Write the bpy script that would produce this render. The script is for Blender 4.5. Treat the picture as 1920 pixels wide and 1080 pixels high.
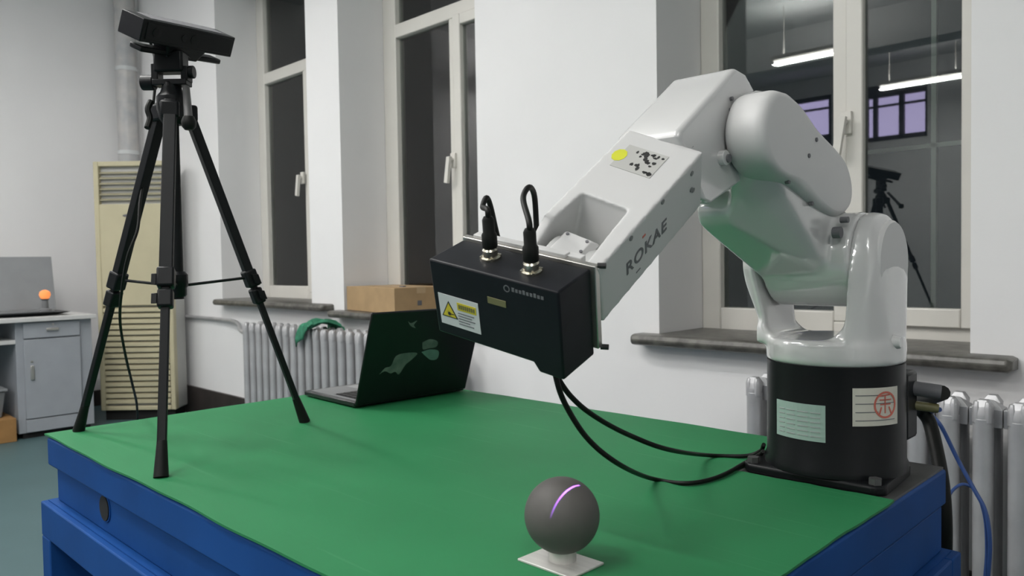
import bpy, bmesh, math, random
from mathutils import Vector, Matrix
from math import radians, sin, cos, pi, atan2, sqrt
random.seed(4)
for o in list(bpy.data.objects): bpy.data.objects.remove(o)
S = bpy.context.scene
COL = S.collection
V = Vector

# ------------------------------------------------------------------ camera
F = 1450.0
YAW, PIT, ROL = radians(44.59), radians(1.915), radians(-.928)
CAM = V((0, 0, 1.06))
fw = V((-sin(YAW)*cos(PIT), cos(YAW)*cos(PIT), -sin(PIT)))
r0 = V((cos(YAW), sin(YAW), 0)); u0 = r0.cross(fw)
rt = cos(ROL)*r0 + sin(ROL)*u0
up = -sin(ROL)*r0 + cos(ROL)*u0
cd = bpy.data.cameras.new('camera'); cam = bpy.data.objects.new('camera', cd); COL.objects.link(cam)
m = Matrix.Identity(4)
for i in range(3): m[i][0] = rt[i]; m[i][1] = up[i]; m[i][2] = -fw[i]; m[i][3] = CAM[i]
cam.matrix_world = m
cd.sensor_width = 36; cd.lens = F/1920*36; cd.clip_start = .02; cd.clip_end = 100
cd.dof.use_dof = True; cd.dof.focus_distance = 1.25; cd.dof.aperture_fstop = 9
S.camera = cam

def P(px, py, x=None, y=None, z=None, d=None):
    """world point seen at a reference pixel, on a given plane or at a given depth"""
    r = rt*((px-960)/F) - up*((py-540)/F) + fw
    if x is not None: t = x/r.x
    elif y is not None: t = y/r.y
    elif z is not None: t = (z-CAM.z)/r.z
    else: t = d
    return CAM + r*t

# ------------------------------------------------------------------ world, light, exposure
w = bpy.data.worlds.new('night'); S.world = w; w.use_nodes = True
w.node_tree.nodes['Background'].inputs[0].default_value = (.010, .012, .015, 1)
w.node_tree.nodes['Background'].inputs[1].default_value = 1
S.view_settings.view_transform = 'Standard'; S.view_settings.look = 'None'
S.view_settings.exposure = 0; S.view_settings.gamma = 1; S.view_settings.use_curve_mapping = False
LAMPS = [(-3.22, -2.25), (-2.90, -4.37), (-5.75, -.9), (-1.0, -2.25), (-2.5, .25), (-4.15, .5), (-1.3, -.5), (1.4, -1.0)]  # first two are mirrored in the panes, the rest are unseen, added as fill
LAMP_POWER = 25.5
for i, (lx, ly) in enumerate(LAMPS):
    ld = bpy.data.lights.new('tube_light', 'AREA'); ld.shape = 'RECTANGLE'; ld.size = .9; ld.size_y = .1
    ld.energy = LAMP_POWER; ld.color = (1, .985, .96)
    lo = bpy.data.objects.new('tube_light', ld); lo.location = (lx, ly, 3.03); COL.objects.link(lo)
    l2_ = ld.copy(); l2_.energy = LAMP_POWER*.65          # the bare tubes also throw light up at the ceiling
    lo = bpy.data.objects.new('tube_light_up', l2_); lo.location = (lx, ly, 3.13); lo.rotation_euler = (pi, 0, 0); COL.objects.link(lo)

# ------------------------------------------------------------------ materials
def mat(name, col, rough=.5, metal=0, noise=0, nscale=8, bump=0, bscale=60, coat=0, spec=.5, emis=None, es=0, col2=None, stretch=None):
    M_ = bpy.data.materials.new(name); M_.use_nodes = True
    nt = M_.node_tree; b = nt.nodes['Principled BSDF']
    b.inputs['Base Color'].default_value = (*col, 1); b.inputs['Roughness'].default_value = rough
    b.inputs['Metallic'].default_value = metal; b.inputs['Coat Weight'].default_value = coat
    b.inputs['Coat Roughness'].default_value = .08; b.inputs['Specular IOR Level'].default_value = spec
    if emis: b.inputs['Emission Color'].default_value = (*emis, 1); b.inputs['Emission Strength'].default_value = es
    tc = nt.nodes.new('ShaderNodeTexCoord'); mp = nt.nodes.new('ShaderNodeMapping')
    nt.links.new(tc.outputs['Object'], mp.inputs['Vector'])
    if stretch: mp.inputs['Scale'].default_value = stretch
    if noise or col2:
        n = nt.nodes.new('ShaderNodeTexNoise'); n.inputs['Scale'].default_value = nscale; n.inputs['Detail'].default_value = 6
        nt.links.new(mp.outputs[0], n.inputs['Vector'])
        cr = nt.nodes.new('ShaderNodeValToRGB')
        c2 = col2 if col2 else tuple(max(0, c*(1-noise)) for c in col)
        c1 = col if col2 else tuple(min(1, c*(1+noise*.5)) for c in col)
        cr.color_ramp.elements[0].position = .35; cr.color_ramp.elements[1].position = .65
        cr.color_ramp.elements[0].color = (*c2, 1); cr.color_ramp.elements[1].color = (*c1, 1)
        nt.links.new(n.outputs['Fac'], cr.inputs['Fac']); nt.links.new(cr.outputs[0], b.inputs['Base Color'])
    if bump:
        n2 = nt.nodes.new('ShaderNodeTexNoise'); n2.inputs['Scale'].default_value = bscale; n2.inputs['Detail'].default_value = 4
        nt.links.new(mp.outputs[0], n2.inputs['Vector'])
        bp = nt.nodes.new('ShaderNodeBump'); bp.inputs['Strength'].default_value = bump; bp.inputs['Distance'].default_value = .004
        nt.links.new(n2.outputs['Fac'], bp.inputs['Height']); nt.links.new(bp.outputs[0], b.inputs['Normal'])
    return M_

m_wall = mat('wall_paint', (.79, .785, .785), .8, noise=.03, nscale=1.5, bump=.05, bscale=120)
m_ceil = mat('ceiling_paint', (.72, .72, .72), .9, noise=.03, nscale=1)
m_floor = mat('floor_epoxy', (.075, .130, .138), .45, spec=.3, noise=.08, nscale=2, bump=.03)
m_base = mat('baseboard_dark', (.035, .028, .026), .5, noise=.3)
m_stone = mat('sill_stone', (.13, .125, .11), .35, col2=(.06, .057, .05), nscale=30, bump=.1)
m_upvc = mat('window_plastic', (.68, .66, .61), .35, noise=.02)
m_robot = mat('robot_paint', (.57, .57, .565), .22, noise=.02, nscale=4, coat=.5, bump=.01)
m_robot.node_tree.nodes['Principled BSDF'].inputs['Coat Weight'].default_value = 1; m_robot.node_tree.nodes['Principled BSDF'].inputs['Coat IOR'].default_value = 1.9
m_robotm = mat('robot_paint_matt', (.57, .57, .565), .45, noise=.02, nscale=4)
m_black = mat('black_paint', (.006,.007,.008), .35, noise=.2, spec=.22)
m_scanner = mat('scanner_anodised', (.008, .009, .012), .42, noise=.15, spec=.22, nscale=30, bump=.02, bscale=400)
m_rubber = mat('black_rubber', (.005, .006, .005), .5, noise=.1, spec=.22, bump=.02)
m_blackpl = mat('black_plastic', (.006,.007,.008), .38, noise=.2, spec=.22, bump=.04, bscale=300)
m_tripod = mat('tripod_black', (.007,.008,.009), .5, noise=.15, spec=.22)
m_green = mat('green_mat', (.018, .18, .064), .6, spec=.3, noise=.08, nscale=3, bump=.05, bscale=25)
m_blue = mat('blue_enamel', (.008, .060, .23), .6, spec=.12, noise=.12, nscale=6, bump=.04, bscale=40)
m_iron = mat('grey_iron', (.10, .10, .10), .45, metal=.5, noise=.25, nscale=15)
m_beige = mat('beige_plastic', (.36, .33, .22), .5, noise=.04)
m_beigel = mat('beige_plastic_light', (.51, .465, .31), .5, noise=.04)
m_acside = mat('air_conditioner_grey', (.45, .45, .43), .5, noise=.04)
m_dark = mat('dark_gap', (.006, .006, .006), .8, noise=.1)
m_rad = mat('radiator_silver', (.50, .50, .51), .38, metal=.45, noise=.12, nscale=10, bump=.05)
m_card = mat('cardboard', (.40, .27, .14), .8, noise=.10, nscale=12, bump=.05, bscale=50)
m_cardd = mat('cardboard_orange', (.34, .18, .06), .8, noise=.15, nscale=12)
m_tape = mat('packing_tape', (.46, .33, .19), .4, noise=.05)
m_desk = mat('desk_grey_laminate', (.33, .35, .38), .5, noise=.05, nscale=6)
m_deskt = mat('desk_top_laminate', (.58, .58, .57), .4, noise=.05)
m_metal = mat('bright_steel', (.62, .60, .56), .3, metal=.9, noise=.1)
m_brass = mat('nickel_plate', (.70, .66, .55), .22, metal=1, noise=.1)
m_alu = mat('satin_aluminium', (.60, .59, .56), .38, metal=.35, noise=.08, stretch=(1, 20, 1))
m_ball = mat('matt_grey_ball', (.088, .083, .078), .62, noise=.10, nscale=20, bump=.02, bscale=200)
m_cloth = mat('green_cloth', (.03, .20, .11), .8, noise=.3, nscale=30, bump=.3, bscale=80)
m_bluecab = mat('blue_cable', (.04, .09, .28), .4, noise=.1)
m_white = mat('label_white', (.62, .64, .64), .5, noise=.03)
m_yel = mat('label_yellow', (.62, .52, .03), .5, noise=.05)
m_lime = mat('label_lime', (.60, .62, .04), .5, noise=.05)
m_ink = mat('label_ink', (.02, .02, .02), .6, noise=.1)
m_inkg = mat('label_ink_grey', (.14, .14, .15), .6, noise=.1)
m_inkr = mat('stamp_red', (.55, .14, .10), .6, noise=.2)
m_pale = mat('label_pale_green', (.33, .45, .40), .45, noise=.05)
m_cream = mat('label_cream', (.58, .56, .49), .5, noise=.03)
m_gold = mat('label_olive', (.17, .16, .07), .4, noise=.2)
m_laplid = mat('laptop_black', (.006, .007, .008), .3, noise=.2)
m_lapgrey = mat('laptop_grey', (.16, .165, .17), .4, noise=.05)
m_blotch = mat('lid_grey_green', (.16, .20, .17), .4, col2=(.07, .11, .09), nscale=30)  # grey-green tone of the flat blotches on the laptop lid
m_blotch2 = mat('lid_green', (.11, .22, .18), .4, noise=.2, nscale=30)
m_lapscr = mat('laptop_screen_grey', (.27, .28, .29), .3, noise=.05)
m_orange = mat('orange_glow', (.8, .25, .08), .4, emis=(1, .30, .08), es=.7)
m_lamp = mat('lamp_tube', (.9, .9, .9), .4, emis=(1, .98, .95), es=9)
m_purple = mat('lit_pane', (.3, .25, .4), .4, emis=(.60, .52, .85), es=4.2)
m_frame_dark = mat('dark_window_frame', (.05, .045, .06), .5, noise=.1)
m_pipe = mat('wrapped_pipe', (.42, .43, .44), .35, col2=(.55, .53, .51), nscale=9, bump=.3, bscale=18)
# clear glass: transparent with a real fresnel reflection
m_glass = bpy.data.materials.new('window_glass'); m_glass.use_nodes = True
nt = m_glass.node_tree; nt.nodes.clear()
out = nt.nodes.new('ShaderNodeOutputMaterial'); mx = nt.nodes.new('ShaderNodeMixShader'); tr = nt.nodes.new('ShaderNodeBsdfTransparent')
gl = nt.nodes.new('ShaderNodeBsdfGlossy'); fr = nt.nodes.new('ShaderNodeFresnel')
fr.inputs['IOR'].default_value = 1.85; gl.inputs['Roughness'].default_value = .012; tr.inputs[0].default_value = (.75, .8, .78, 1)
nt.links.new(fr.outputs[0], mx.inputs[0]); nt.links.new(tr.outputs[0], mx.inputs[1]); nt.links.new(gl.outputs[0], mx.inputs[2]); nt.links.new(mx.outputs[0], out.inputs[0])

# ------------------------------------------------------------------ mesh helpers
X, Y, Z = V((1, 0, 0)), V((0, 1, 0)), V((0, 0, 1))
class MB:
    def __init__(s): s.bm = bmesh.new()
    def pts(s, ps): return [s.bm.verts.new(p) for p in ps]
    def poly(s, ps): s.bm.faces.new(s.pts(ps)); return s
    def box(s, lo, hi):
        return s.fbox(V((0, 0, 0)), (X, Y, Z), lo, hi)
    def fbox(s, O, A, lo, hi):
        a, b, c = A
        v = s.pts([O+a*i+b*j+c*k for k in (lo[2], hi[2]) for j in (lo[1], hi[1]) for i in (lo[0], hi[0])])
        for f in ((0, 2, 3, 1), (4, 5, 7, 6), (0, 1, 5, 4), (2, 6, 7, 3), (0, 4, 6, 2), (1, 3, 7, 5)): s.bm.faces.new([v[i] for i in f])
        return s
    def cyl(s, p, q, r, r2=None, n=20, caps=True):
        p, q = V(p), V(q); r2 = r if r2 is None else r2
        d = (q-p).normalized(); a = d.orthogonal().normalized(); b = d.cross(a)
        A = s.pts([p+(a*cos(t)+b*sin(t))*r for t in [2*pi*i/n for i in range(n)]])
        B = s.pts([q+(a*cos(t)+b*sin(t))*r2 for t in [2*pi*i/n for i in range(n)]])
        for i in range(n):
            j = (i+1) % n; s.bm.faces.new([A[i], A[j], B[j], B[i]])
        if caps: s.bm.faces.new(A[::-1]); s.bm.faces.new(B)
        return s
    def tube(s, ps, r, n=8):
        ps = [V(p) for p in ps]; rings = []
        a = None
        for i, p in enumerate(ps):
            d = (ps[min(i+1, len(ps)-1)]-ps[max(i-1, 0)]).normalized()
            a = d.orthogonal().normalized() if a is None else (a-d*a.dot(d)).normalized()
            b = d.cross(a)
            rings.append(s.pts([p+(a*cos(t)+b*sin(t))*r for t in [2*pi*k/n for k in range(n)]]))
        for A, B in zip(rings, rings[1:]):
            for i in range(n):
                j = (i+1) % n; s.bm.faces.new([A[i], A[j], B[j], B[i]])
        s.bm.faces.new(rings[0][::-1]); s.bm.faces.new(rings[-1]); return s
    def prism(s, ps, ext):
        ps = [V(p) for p in ps]; ext = V(ext); n = len(ps)
        A = s.pts(ps); B = s.pts([p+ext for p in ps])
        for i in range(n):
            j = (i+1) % n; s.bm.faces.new([A[i], A[j], B[j], B[i]])
        s.bm.faces.new(A[::-1]); s.bm.faces.new(B); return s
    def hull(s, ps):
        b = bmesh.new(); [b.verts.new(p) for p in ps]
        r = bmesh.ops.convex_hull(b, input=b.verts)
        dead = [g for g in r['geom_interior']+r['geom_unused'] if isinstance(g, bmesh.types.BMVert)]
        bmesh.ops.delete(b, geom=list(set(dead)), context='VERTS')
        b.verts.index_update(); vs = s.pts([v.co for v in b.verts])
        for f in b.faces: s.bm.faces.new([vs[v.index] for v in f.verts])
        b.free(); return s
    def lathe(s, O, prof, n=32, ax=Z):
        ax = V(ax); a = ax.orthogonal().normalized(); b = ax.cross(a); O = V(O); rings = []
        for r, h in prof: rings.append(s.pts([O+ax*h+(a*cos(t)+b*sin(t))*max(r, 1e-4) for t in [2*pi*k/n for k in range(n)]]))
        for A, B in zip(rings, rings[1:]):
            for i in range(n):
                j = (i+1) % n; s.bm.faces.new([A[i], A[j], B[j], B[i]])
        s.bm.faces.new(rings[0][::-1]); s.bm.faces.new(rings[-1]); return s
    def build(s, name, material, parent=None, bevel=0, seg=2, smooth=False, label=None, cat=None, group=None, kind=None, remesh=0, sm=6, origin=None):
        bm = s.bm; bmesh.ops.recalc_face_normals(bm, faces=bm.faces)
        if origin is None:
            if parent is not None: origin = wpos(parent)
            else:
                zs = [v.co for v in bm.verts]
                origin = V(((min(v.x for v in zs)+max(v.x for v in zs))/2, (min(v.y for v in zs)+max(v.y for v in zs))/2, min(v.z for v in zs)))
        for v in bm.verts: v.co -= V(origin)
        me = bpy.data.meshes.new(name); bm.to_mesh(me); bm.free()
        me.materials.append(material)
        o = bpy.data.objects.new(name, me); COL.objects.link(o)
        if parent is not None: o.parent = parent; o.location = V(origin)-wpos(parent)
        else: o.location = origin
        if remesh:
            md = o.modifiers.new('remesh', 'REMESH'); md.mode = 'VOXEL'; md.voxel_size = remesh
            md2 = o.modifiers.new('smooth', 'SMOOTH'); md2.iterations = sm; md2.factor = .5
            dg = bpy.context.evaluated_depsgraph_get(); nm = bpy.data.meshes.new_from_object(o.evaluated_get(dg))
            o.modifiers.clear(); old = o.data; o.data = nm; nm.name = name; bpy.data.meshes.remove(old); smooth = True
            if not nm.materials: nm.materials.append(material)
        elif bevel:
            md = o.modifiers.new('bevel', 'BEVEL'); md.width = bevel; md.segments = seg; md.limit_method = 'ANGLE'; md.angle_limit = radians(35)
            md.harden_normals = False
        if smooth or bevel:
            for p in o.data.polygons: p.use_smooth = True
            if not remesh:
                try: o.data.set_sharp_from_angle(angle=radians(38))
                except Exception: pass
        if label: o['label'] = label
        if cat: o['category'] = cat
        if group: o['group'] = group
        if kind: o['kind'] = kind
        return o
WP = {}
def wpos(o):
    p = V(o.location); q = o.parent
    while q is not None: p = p+V(q.location); q = q.parent
    return p
def thing(name, loc, label, cat, group=None):
    o = bpy.data.objects.new(name, None); o.location = loc; o.empty_display_size = .05; COL.objects.link(o)
    o['label'] = label; o['category'] = cat
    if group: o['group'] = group
    return o
def catmull(ps, n=8):
    ps = [V(p) for p in ps]; ps = [ps[0]*2-ps[1]]+ps+[ps[-1]*2-ps[-2]]; out = []
    for i in range(1, len(ps)-2):
        a, b, c, d = ps[i-1:i+3]
        for k in range(n):
            t = k/n; out.append(.5*((2*b)+(c-a)*t+(2*a-5*b+4*c-d)*t*t+(3*b-a-3*c+d)*t**3))
    out.append(ps[-2]); return out
def circ(c, r, n=24, ax=(Y, Z)): return [V(c)+(ax[0]*cos(2*pi*i/n)+ax[1]*sin(2*pi*i/n))*r for i in range(n)]
def shift(ps, d): return [p+V(d) for p in ps]
def text(name, body, size, O, A, material, parent, ext=.0004, label=None, extra=None):
    """flat lettering, left-bottom at O, reading along A[0], up A[1]"""
    cu = bpy.data.curves.new(name, 'FONT'); cu.body = body; cu.size = size; cu.extrude = ext; cu.offset = .0005
    if extra: cu.space_character = extra
    o = bpy.data.objects.new(name, cu); COL.objects.link(o)
    dg = bpy.context.evaluated_depsgraph_get(); me = bpy.data.meshes.new_from_object(o.evaluated_get(dg))
    bpy.data.objects.remove(o)
    a, b = A; c = a.cross(b); M_ = Matrix.Identity(4)
    w0 = wpos(parent)
    for i in range(3): M_[i][0] = a[i]; M_[i][1] = b[i]; M_[i][2] = c[i]; M_[i][3] = O[i]-w0[i]
    me.transform(M_); me.materials.clear(); me.materials.append(material)
    o = bpy.data.objects.new(name, me); COL.objects.link(o); o.parent = parent
    if label: o['label'] = label
    return o

# ------------------------------------------------------------------ room
YW, YO, XL, XR, YB, ZC = 2.35, 2.72, -6.5, 3.0, -5.6, 3.6
MB().box((XL-.1, YB-.1, -.1), (XR+.1, YO, 0)).build('floor', m_floor, kind='structure')
MB().box((XL-.1, YB-.1, ZC), (XR+.1, YO, ZC+.1)).build('ceiling', m_ceil, kind='structure')
b = MB()
OPEN = [(-5.07, -3.93, .84), (-3.60, -2.52, .81), (-1.575, -.582, .79)]
ZT = 2.95
xs = [XL-.1] + [v for o_ in OPEN for v in o_[:2]] + [XR+.1]
for i in range(0, len(xs), 2): b.box((xs[i], YW, 0), (xs[i+1], YO, ZC))
for x0, x1, zs in OPEN:
    b.box((x0, YW, 0), (x1, YO, zs-.002)); b.box((x0, YW, ZT), (x1, YO, ZC))
b.build('wall_window', m_wall, kind='structure')
MB().box((XL-.1, YB, 0), (XL, YW, ZC)).build('wall_left', m_wall, kind='structure')
MB().box((XR, YB, 0), (XR+.1, YW, ZC)).build('wall_right', m_wall, kind='structure')
# wall behind the camera, with lit inner windows (seen only as reflections in the panes)
PW = [(-3.96, -3.20, 2.62, 3.22), (-5.05, -4.45, 2.75, 3.32)]
b = MB(); b.box((XL-.1, YB-.1, 0), (XR+.1, YB, 2.60)); b.box((XL-.1, YB-.1, 3.34), (XR+.1, YB, ZC))
b.box((XL-.1, YB-.1, 2.6), (-5.05, YB, 3.34)); b.box((-4.45, YB-.1, 2.6), (-3.96, YB, 3.34)); b.box((-3.2, YB-.1, 2.6), (XR+.1, YB, 3.34))
b.build('wall_back', m_wall, kind='structure')
for k, (x0, x1, z0, z1) in enumerate(PW):
    r = thing('window_%d' % (k+4), ((x0+x1)/2, YB, z0), '', ''); del r['label']; del r['category']; r['kind'] = 'structure'
    f = MB(); wd = x1-x0
    f.box((x0, YB-.09, 2.6), (x1, YB+.01, z0+.04)); f.box((x0, YB-.09, z1-.04), (x1, YB+.01, 3.34))
    for fx in ((0, .03), (.12, .19), (.55, .63), (.97, 1)) if k == 0 else ((0, .06), (.94, 1)):
        f.box((x0+fx[0]*wd, YB-.09, z0), (x0+fx[1]*wd, YB+.01, z1))
    f.box((x0, YB-.09, z1-.17), (x1, YB+.01, z1-.145))
    f.build('frame', m_frame_dark, r)
    MB().box((x0, YB-.06, z0), (x1, YB-.05, z1)).build('lit_pane', m_purple, r)
MB().box((XL, -3.35, 3.2), (XR, -3.05, ZC)).build('trim_1', m_ceil, kind='structure')
# dark baseboards
MB().box((XL, YW-.02, 0), (XR, YW, .20)).build('baseboard_window', m_base, kind='structure')
MB().box((XL, YB, 0), (XL+.02, YW-.02, .12)).build('baseboard_left', m_base, kind='structure')
# pier slightly proud of the wall, beside the air conditioner
MB().box((-6.5, YW-.035, .2), (-6.42, YW, ZC)).build('trim_2', m_wall, kind='structure')
# wrapped riser pipe in the corner
rp = thing('riser_pipe', (-6.42, 2.25, 0), 'wrapped grey heating riser pipe standing in the corner behind the beige air conditioner', 'pipe')
MB().cyl((-6.42, 2.25, 0), (-6.42, 2.25, ZC), .075, n=24).build('wrapped_pipe', m_pipe, rp, smooth=True)
for zz in (.7, 1.95, 2.6): MB().cyl((-6.42, 2.25, zz), (-6.42, 2.25, zz+.03), .079, n=24).build('pipe_band', m_white, rp, smooth=True)

def window(n, x0, x1, zs, first_mull, handle_x, handle_z, lw):
    r = thing('window_%d' % n, ((x0+x1)/2, 2.66, zs), '', ''); del r['label']; del r['category']; r['kind'] = 'structure'
    y0, y1 = 2.645, 2.715; ztr = 2.31
    f = MB()
    f.box((x0, y0, zs), (x0+lw, y1, ZT)); f.box((x1-.045, y0, zs), (x1, y1, ZT))
    f.box((x0+lw, y0, zs), (first_mull, y1, zs+.085)); f.box((first_mull, y0, zs), (x1-.045, y1, zs+.05)); f.box((x0+lw, y0, ZT-.05), (x1-.045, y1, ZT))
    f.box((x0+lw, y0, ztr), (x1-.045, y1, ztr+.075))
    f.box((first_mull, y0, zs+.05), (first_mull+.055, y1, ztr))
    f.build('window_frame', m_upvc, r, bevel=.005)
    s = MB(); a0, a1 = (first_mull+.05, x1-.04)
    ys0, ys1 = 2.625, 2.675
    s.box((a0, ys0, zs+.045), (a0+.055, ys1, ztr+.005)); s.box((a1-.055, ys0, zs+.045), (a1, ys1, ztr+.005))
    s.box((a0+.055, ys0, zs+.045), (a1-.055, ys1, zs+.105)); s.box((a0+.055, ys0, ztr-.05), (a1-.055, ys1, ztr+.005))
    s.build('casement_sash', m_upvc, r, bevel=.005)
    MB().box((x0+.04, 2.676, zs+.04), (first_mull+.01, 2.682, ztr+.01)).build('glass_pane', m_glass, r)
    MB().box((a0+.05, 2.650, zs+.10), (a1-.05, 2.656, ztr-.045)).build('glass_pane', m_glass, r)
    MB().box((x0+.04, 2.676, ztr+.07), (x1-.04, 2.682, ZT-.045)).build('glass_pane', m_glass, r)
    h = MB(); hx, hz = handle_x, handle_z
    h.box((hx-.018, 2.612, hz-.035), (hx+.018, 2.626, hz+.04))
    h.hull([V((hx+dx, yy, hz+dz)) for dx, dz in ((-.012, .02), (.012, .02), (-.035, -.11), (-.010, -.115)) for yy in (2.580, 2.598)])
    h.cyl((hx, 2.625, hz+.005), (hx, 2.585, hz+.005), .010, n=12)
    h.build('window_handle', m_upvc, r, bevel=.002)
    return r
w1 = window(1, -5.07, -3.93, .84, -4.47, -4.455, 1.62, .095)
w2 = window(2, -3.60, -2.52, .81, -3.035, -2.985, 1.58, .115)
w3 = window(3, -1.575, -.582, .79, -1.070, -1.015, 1.50, .078)
# outer frame bars beyond window 3
o_ = MB(); q = P(1752, 300, y=2.95); q2 = P(1730, 275, y=2.95)
o_.box((q.x-.008, 2.94, .8), (q.x+.008, 2.96, 2.9)); o_.box((-1.7, 2.94, q2.z-.007), (-.3, 2.96, q2.z+.007))
o_.build('outer_bar', m_upvc, w3)
for n, (x0, x1, zt, ox0, ox1) in enumerate(((-5.06, -3.70, .845, -5.07, -3.93), (-3.655, -2.43, .815, -3.60, -2.52), (-1.655, -.47, .795, -1.575, -.582))):
    s = MB(); n_ = 16
    # front nosing, slightly irregular old stone edge, and the part inside the reveal
    s.box((ox0, YW-.005, zt-.04), (ox1, 2.645, zt))
    s.hull([V((x, y, z)) for x in (x0+.012, x1-.012) for y, z in ((2.275, zt-.035), (2.268, zt-.020), (2.275, zt-.004), (2.29, zt), (YW, zt), (YW, zt-.04), (2.29, zt-.04))]
           + [V((x, y, z)) for x in (x0, x1) for y, z in ((2.285, zt-.030), (2.285, zt-.010), (YW, zt-.006), (YW, zt-.034))])
    s.build('trim_%d' % (n+3), m_stone, kind='structure', bevel=.004)

# ------------------------------------------------------------------ radiators
def radiator(x0, n, sp, label, group_z=.72):
    r = thing('radiator', (x0, 2.2, 0), label, 'radiator')
    first = None
    for i in range(n):
        x = x0+sp*(i+.5)
        if first is None:
            b = MB(); zt, zb = group_z, .14
            for yy in (2.145, 2.235):
                b.hull(circ((x, yy, zt-.05), .023, 14, (X, Y))+circ((x, yy, zb+.05), .023, 14, (X, Y)))
            arc = []
            for yy in (2.145, 2.235):
                b.hull(circ((x, yy, zt-.05), .021, 12, (X, Y))+[V((x+sx, yy+sy, zt-.02)) for sx in (-.02, .02) for sy in (-.016, .016)]+[V((x+sx, yy+sy, zt-.004)) for sx in (-.01, .01) for sy in (-.01, .01)])
                b.hull(circ((x, yy, zb+.05), .021, 12, (X, Y))+[V((x+sx, yy+sy, zb)) for sx in (-.01, .01) for sy in (-.01, .01)])
            hw_ = sp*.485
            b.box((x-.009, 2.145, zb+.03), (x+.009, 2.235, zt-.05))
            b.hull([V((x+sx, yy, zz)) for sx in (-hw_, hw_) for yy in (2.165, 2.215) for zz in (zt-.075, zt-.030)]+[V((x+sx, 2.19, zt-.010)) for sx in (-.012, .012)])
            for q_ in (-1, 1): b.hull([V((x+q_*.012+.011*cos(t)*k_, 2.139+.014*sin(t)*k_, zt-.03+h_)) for t in [2*pi*i_/10 for i_ in range(10)] for k_, h_ in ((1, -.03), (1, .008), (.6, .022))])
            b.hull([V((x+sx, yy, zz)) for sx in (-.014, .014) for yy in (2.14, 2.24) for zz in (zb+.01, zb+.05)])
            first = b.build('radiator_section', m_rad, r, bevel=.004, smooth=True)
        else:
            c = first.copy(); COL.objects.link(c); c.parent = r; c.location = first.location+V((sp*i, 0, 0))
    h = MB()
    for zz in (.17,): h.cyl((x0-.01, 2.19, zz), (x0+n*sp+.01, 2.19, zz), .018, n=12)
    h.build('header_tube', m_rad, r, smooth=True)
    for k in (1, n-2):
        x = x0+sp*(k+.5); MB().box((x-.012, 2.17, 0), (x+.012, 2.21, .2)).build('foot_bracket', m_rad, r)
    return r
ra = radiator(-4.36, 24, .0775, 'long silver cast iron radiator under the two left windows, behind the black laptop', .735)
rb = radiator(-1.14, 14, .0750, 'silver cast iron radiator under the right window, behind the robot base', .71)
pp = MB().tube(catmull([(-6.30, 2.333, .70), (-5.4, 2.333, .705), (-4.9, 2.32, .705), (-4.70, 2.28, .69), (-4.50, 2.2, .665), (-4.34, 2.19, .66)], 6), .013, 10)
pp.build('heating_pipe', m_rad, smooth=True, label='thin grey heating pipe running along the wall from the corner to the left radiator', cat='pipe')
# green cloth draped over the radiator
c = MB(); NX, NY = 14, 12
prof = [(2.10, .63), (2.103, .66), (2.106, .69), (2.108, .72), (2.115, .745), (2.13, .758), (2.16, .765), (2.19, .768), (2.22, .766), (2.25, .758), (2.272, .742), (2.277, .70)]
vs = []
for i in range(NX):
    t = i/(NX-1); row = []
    for j, (yy, zz) in enumerate(prof):
        edge = .06*(j < 5)*t*(1-j/5)
        row.append(V((-3.665+.15*t+.012*sin(5*j+t*3)+(j-4)*.005, yy-.006*abs(sin(9*t+j*.6)), zz+.010*sin(11*t+.7*j)+.004*sin(25*t)+(edge*2.2 if j < 4 else 0))))
    vs.append(row)
g = [[c.bm.verts.new(p) for p in row] for row in vs]
for i in range(NX-1):
    for j in range(NY-1): c.bm.faces.new([g[i][j], g[i+1][j], g[i+1][j+1], g[i][j+1]])
co = c.build('green_cloth', m_cloth, smooth=True, label='crumpled green cloth draped over the top of the left radiator', cat='cloth')
sd = co.modifiers.new('solid', 'SOLIDIFY'); sd.thickness = .006
# carton on the middle sill
A, B_, C_ = P(637, 570, y=2.27), P(740, 584, y=2.27), P(740, 548, y=2.27)
bx = MB()
carO = V((-3.06, 2.30, .816)); ca = radians(3)
cu_, cv_ = V((-cos(ca), -sin(ca), 0)), V((-sin(ca)*1, cos(ca), 0))
CH = .128
car = thing('cardboard_box', carO+cu_*.22+cv_*.17, 'flat brown cardboard box lying on the middle window sill above the laptop', 'box')
# the carton is turned so that one corner points into the room
ang = radians(-14); cu_ = V((cos(radians(180+ang*0+8)), sin(radians(180+8)), 0)); 
c0 = P(740, 583, z=.816); c0 = V((-3.03, 2.262, .816))
dL = (V((-3.46, 2.335, 0))-V((-3.03, 2.262, 0))).normalized(); dR = V((-dL.y, dL.x, 0));
if dR.y < 0: dR = -dR
dR = V((.14, .99, 0)).normalized()
MB().fbox(c0, (dL, dR, Z), (0, 0, 0), (.56, .30, CH)).build('carton', m_card, car, bevel=.002)
MB().fbox(c0, (dL, dR, Z), (-.0008, .125, CH-.03), (.561, .175, CH+.0008)).build('packing_tape', m_tape, car)
MB().fbox(c0+dR*.14+dL*-.001+Z*.05, (dR, dL, Z), (-.012, -.0005, -.012), (.012, 0, .012)).build('printed_mark', m_inkg, car, label='small grey printed mark')
MB().fbox(c0+dR*.1+dL*.10+Z*CH, (dL, dR, Z), (-.02, -.008, .0), (.02, .008, .006)).build('carton_flap', m_inkg, car, label='dark torn scrap on the lid')

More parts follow.
